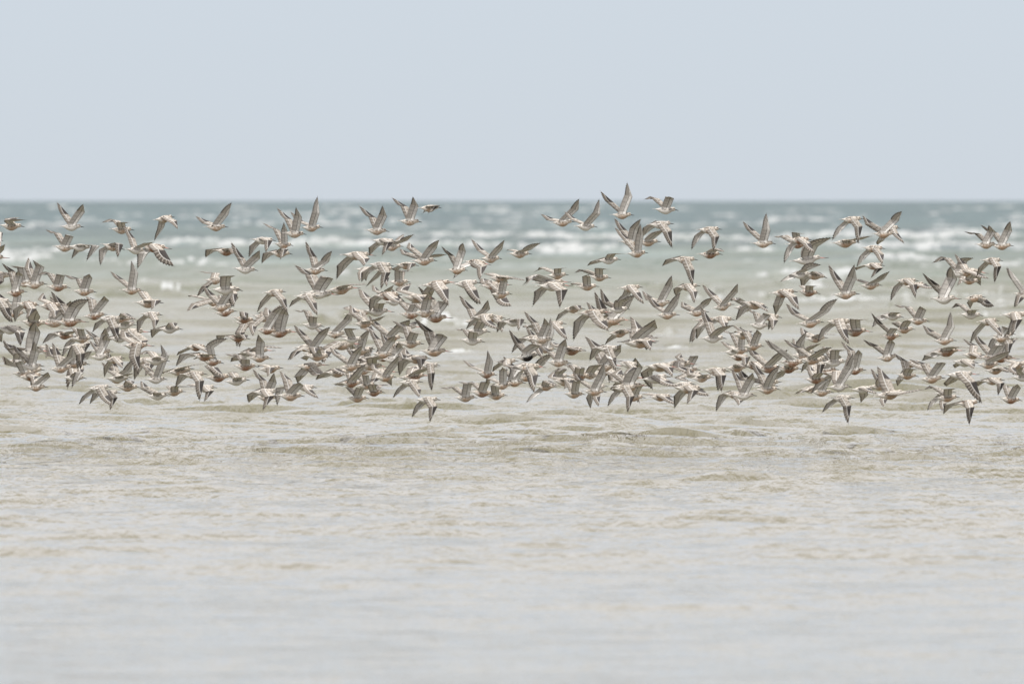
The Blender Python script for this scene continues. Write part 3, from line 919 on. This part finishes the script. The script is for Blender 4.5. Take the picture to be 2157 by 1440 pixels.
2620 1707 2922 1741 2896 1694 2865 1752 2619 1713 2539 1811 rB
39 1446 310 1439 255 1233 208 1096 86 1286 -87 1136 pB
1042 1872 1324 1889 1273 1693 1229 1598 1166 1723 977 1614 sB
1206 2198 1515 2214 1533 2117 1572 1953 1376 2064 1223 1818 sB
2473 1440 2771 1416 2784 1254 2722 1185 2636 1261 2533 1217 rB
1522 1975 1895 2003 1816 2024 1695 2179 1670 2066 1557 2225 sB
422 1880 725 1866 638 1852 533 1968 528 1822 433 1862 pB
754 1719 1088 1724 1060 1785 937 1990 874 1774 710 1961 gB
412 1542 895 1532 882 1383 828 1281 746 1410 568 1218 sGB
2776 1904 3214 1870 3134 1816 3303 1838 2837 1980 2679 2003 rGB
4456 1805 4762 1805 4736 1901 4733 2061 4529 1816 4353 2008 sB
3510 1906 3809 1921 3787 1901 3671 2004 3604 1955 3574 1990 sB
4904 1487 5286 1494 5236 1323 5148 1294 5083 1279 4856 1109 rGB
4059 1866 4350 1883 4282 1744 4321 1614 4172 1760 4003 1591 sB
4324 1975 4621 1928 4599 1924 4711 1993 4233 1954 4169 1979 rB
3760 1686 4057 1676 4103 1522 4120 1385 3807 1647 3633 1581 sB
4057 2118 4373 2116 4312 1993 4356 1811 4192 1943 4008 1778 pB
4629 1448 4955 1458 4920 1313 4814 1311 4731 1311 4556 1130 rB
4010 1449 4390 1435 4331 1586 4383 1683 4142 1380 4047 1355 rGB
7879 2086 8171 2101 8142 1955 8142 1926 7965 1959 7940 1898 pB
6920 1840 7238 1855 7188 1951 7189 2122 6998 1888 6870 1998 gB
5611 1484 5903 1500 5890 1551 5856 1666 5690 1571 5567 1725 pB
5970 2189 6304 2169 6347 2037 6461 1893 6043 2081 5857 1923 pB
6867 1559 7269 1571 7156 1490 7213 1446 7000 1418 6827 1294 sGB
6578 2162 6916 2178 6821 2073 6754 2082 6727 2045 6489 2005 rB
8510 1856 8753 1884 8692 1720 8634 1576 8589 1687 8377 1614 pB
7072 2234 7555 2187 7456 2273 7457 2491 7272 2286 7224 2385 rGB
6301 1568 6609 1561 6578 1612 6624 1750 6448 1633 6287 1746 pB
6220 1853 6501 1860 6465 1656 6420 1480 6277 1722 6120 1565 sB
8787 2087 9128 2072 9100 1974 9199 1849 8861 1923 8697 1793 rB
9827 2117 10106 2101 10059 1911 10005 1856 9972 1877 9801 1754 rB
10851 1901 11258 1870 11205 1833 11328 1837 10907 1954 10749 1999 rGB
9363 1738 9660 1726 9628 1679 9755 1683 9437 1664 9333 1597 sB
9499 2120 9789 2096 9816 1945 9752 1902 9654 1939 9540 1896 rB
11551 1700 11855 1685 11814 1783 11740 1986 11657 1730 11509 1928 sB
9384 1959 9659 1967 9620 2029 9540 2244 9453 2033 9339 2134 sB
"""
ZS = 5.537
def parse():
    ox = oy = 0
    out = []
    for ln in SURVEY.strip().splitlines():
        if ln.startswith('@'):
            a, b = ln[1:].split(); ox, oy = float(a), float(b); continue
        tk = ln.split(); pos = [0]
        def pt():
            x = ox + float(tk[pos[0]]) / ZS; y = oy + float(tk[pos[0]+1]) / ZS; pos[0] += 2
            return (x, y)
        tail = pt(); bill = pt(); w = []
        for q in range(2):
            if tk[pos[0]] == 'x': w.append(None); pos[0] += 1
            else: w.append((pt(), pt()))
        code = tk[pos[0]]
        out.append((tail, bill, w[0], w[1], code))
    return out
birds = []
FLOCK = parse()
for bi, (tail, bill, wn, wf, code) in enumerate(FLOCK):
    kind = 'G' if 'G' in code else ('V' if 'V' in code else 'K')
    pl = 'V' if kind == 'V' else code[0]
    D = 150 + rnd.uniform(-1.8, 1.8) + (-4.5 if 'F' in code else 0) + (4.5 if 'B' in code else 0)
    ppm = FPX / D
    dx, dz = bill[0] - tail[0], tail[1] - bill[1]
    plen = math.hypot(dx, dz) / ppm
    ratio = plen / LEN[kind]
    L = LEN[kind] * min(1.14, max(.90, ratio))
    yaw = 0.0
    if plen < L: yaw = math.acos(max(.55, plen / L)) * rnd.choice((-1, 1))
    pitch = math.atan2(dz, dx)
    cx, cy = (tail[0] + bill[0]) / 2, (tail[1] + bill[1]) / 2
    loc = Vector(((cx - 1078.5) / ppm, D, CAM_H - (cy - HORIZON) / ppm))
    fx = Vector((math.cos(pitch) * math.cos(yaw), math.sin(yaw), math.sin(pitch) * math.cos(yaw)))
    fy = Vector((0, 0, 1)).cross(fx).normalized()
    fz = fx.cross(fy).normalized()
    rot = Matrix((fx, fy, fz)).transposed()
    inv = rot.transposed()
    P = profile(kind); r1 = P[I1]
    def shoulder(side):
        th = 2 * math.pi * 1.5 / NS
        return Vector(((r1[0] - TIPX) * L, side * math.cos(th) * r1[3] * L, (r1[1] + math.sin(th) * r1[2] * .94) * L))
    span = L / .243 if kind == 'K' else (L / .243 * .90 if kind == 'G' else L / .243 * 1.02)
    LA, LH = .098 * span, .150 * span
    if kind == 'G': LA, LH = .118 * L / .375 * 1.05, .215 * L / .375
    poses = {}
    def solve(w, side):
        dirn = -1.0 if side < 0 else 1.0       # local -Y is the camera side
        s = rot @ shoulder(side)
        q = [Vector(((p[0] - cx) / ppm, 0, -(p[1] - cy) / ppm)) for p in w]
        v = q[0] - Vector((s.x, 0, s.z)); d = v.length
        if d > LA * 1.25: v *= 1.0
        dep = math.sqrt(max(LA * LA - d * d, (.32 * LA) ** 2))
        wr = Vector((q[0].x, s.y + dirn * dep, q[0].z))
        v2 = q[1] - q[0]; d2 = v2.length
        dep2 = math.sqrt(max(LH * LH - d2 * d2, (.16 * LH) ** 2)) * .92
        tp = Vector((q[1].x, wr.y + dirn * dep2, q[1].z))
        return (inv @ wr, inv @ tp)
    if wn: poses[-1] = solve(wn, -1)
    if wf: poses[1] = solve(wf, 1)
    if wn and not wf:
        a, b = poses[-1]; poses[1] = (Vector((a.x - .01, -a.y, a.z)), Vector((b.x - .03, -b.y, b.z)))
    elif wf and not wn:
        a, b = poses[1]; poses[-1] = (Vector((a.x + .01, -a.y, a.z)), Vector((b.x + .02, -b.y, b.z)))
    elif not wn and not wf:
        e = rnd.choice((-.7, -.35, .1, .5))
        for sd_ in (-1, 1):
            s = shoulder(sd_)
            wr = s + Vector((.01, sd_ * LA * math.cos(e), LA * math.sin(e)))
            poses[sd_] = (wr, wr + Vector((-.35 * LH, sd_ * LH * .85 * math.cos(e * .7), LH * .85 * math.sin(e * .7))))
    root = bpy.data.objects.new(NAME[kind], None)
    root.empty_display_size = .05
    COL.objects.link(root)
    root.location = loc
    root.rotation_mode = 'QUATERNION'; root.rotation_quaternion = rot.to_quaternion()
    me = bird_body(kind, L, poses, 'body', [PL[pl], W_UP, W_LO])
    body = bpy.data.objects.new('body', me); COL.objects.link(body); body.parent = root
    for nm, data in (('bill', BILL[kind]), ('tail', TAIL)):
        o = bpy.data.objects.new(nm, data); COL.objects.link(o); o.parent = root; o.scale = (L, L, L)
    hp = P[-5]
    for sd_ in (-1, 1):
        o = bpy.data.objects.new('eye', EYE); COL.objects.link(o); o.parent = root
        es = L * (.8 if kind == 'G' else 1.0)
        o.scale = (es, es * .6, es)
        o.location = ((hp[0] + .008 - TIPX) * L, sd_ * hp[3] * L * .90, (hp[1] + hp[2] * .34) * L)
    birds.append(dict(root=root, kind=kind, pl=pl, x=cx, y=cy, poses=poses, loc=loc, code=code,
                      up=[(rot @ poses[s_][1]).z for s_ in (-1, 1)], L=L, seen=(wn is not None, wf is not None),
                      tips=[p[1] for p in (wn, wf) if p]))

# ------------------------------------------------------------------ labels
def band(y):
    for lim, nm in ((470, 'over the far blue sea'), (545, 'against the breaking surf'), (620, 'over grey green water'),
                    (690, 'in the middle rows'), (760, 'over olive brown water'), (805, 'in the lower rows')):
        if y < lim: return nm
    return 'at the bottom edge'
def pose_word(b):
    n, f = b['up']; L = b['L']
    hi = lambda z: z > .30 * L
    lo = lambda z: z < -.12 * L
    if hi(n) and hi(f): return 'both wings raised'
    if lo(n) and lo(f): return 'both wings swept down'
    if hi(n) or hi(f):
        return 'with one wing raised'
    if lo(n) or lo(f): return 'with one wing lowered'
    return 'with wings held level'
COLW = {'g': 'pale grey', 's': 'speckled grey', 'p': 'peach bellied', 'r': 'rufous bellied', 'V': 'black bellied'}
KW = {'K': 'knot', 'G': 'long billed godwit', 'V': 'plover'}
def quarter(x):
    return ('at the far left end', 'in the left part', 'left of the middle', 'right of the middle', 'in the right part', 'at the far right end')[min(5, max(0, int(x / 2157 * 6)))]
ORD = ['', 'second ', 'third ', 'fourth ', 'fifth ', 'sixth ', 'seventh ', 'eighth ', 'ninth ', 'tenth ', 'eleventh ', 'twelfth ', 'thirteenth ', 'fourteenth ', 'fifteenth ',
       'sixteenth ', 'seventeenth ', 'eighteenth ', 'nineteenth ', 'twentieth ']
GROUPS = {'K': 'red knots flying in the flock', 'G': 'godwits flying among the knots', 'V': None}
cells = {}
for b in birds:
    b['root']['category'] = 'bird'
    if GROUPS[b['kind']]: b['root']['group'] = GROUPS[b['kind']]
    if b['kind'] == 'V':
        b['root']['label'] = 'the only black bellied plover, white line down its neck, amid the knots'; continue
    base = '%s %s %s' % (COLW[b['pl']], KW[b['kind']], pose_word(b))
    cells.setdefault((base, band(b['y'])), []).append(b)
for (base, bd), bs in cells.items():
    bs.sort(key=lambda b: b['x'])
    n = len(bs)
    for i, b in enumerate(bs):
        if n == 1: lab = 'only ' + base + ' ' + bd
        elif i == 0: lab = base + ' ' + bd + ', leftmost'
        elif i == n - 1: lab = base + ' ' + bd + ', rightmost'
        else: lab = base + ' ' + bd + ', ' + ORD[i] + 'from left'
        b['root']['label'] = lab
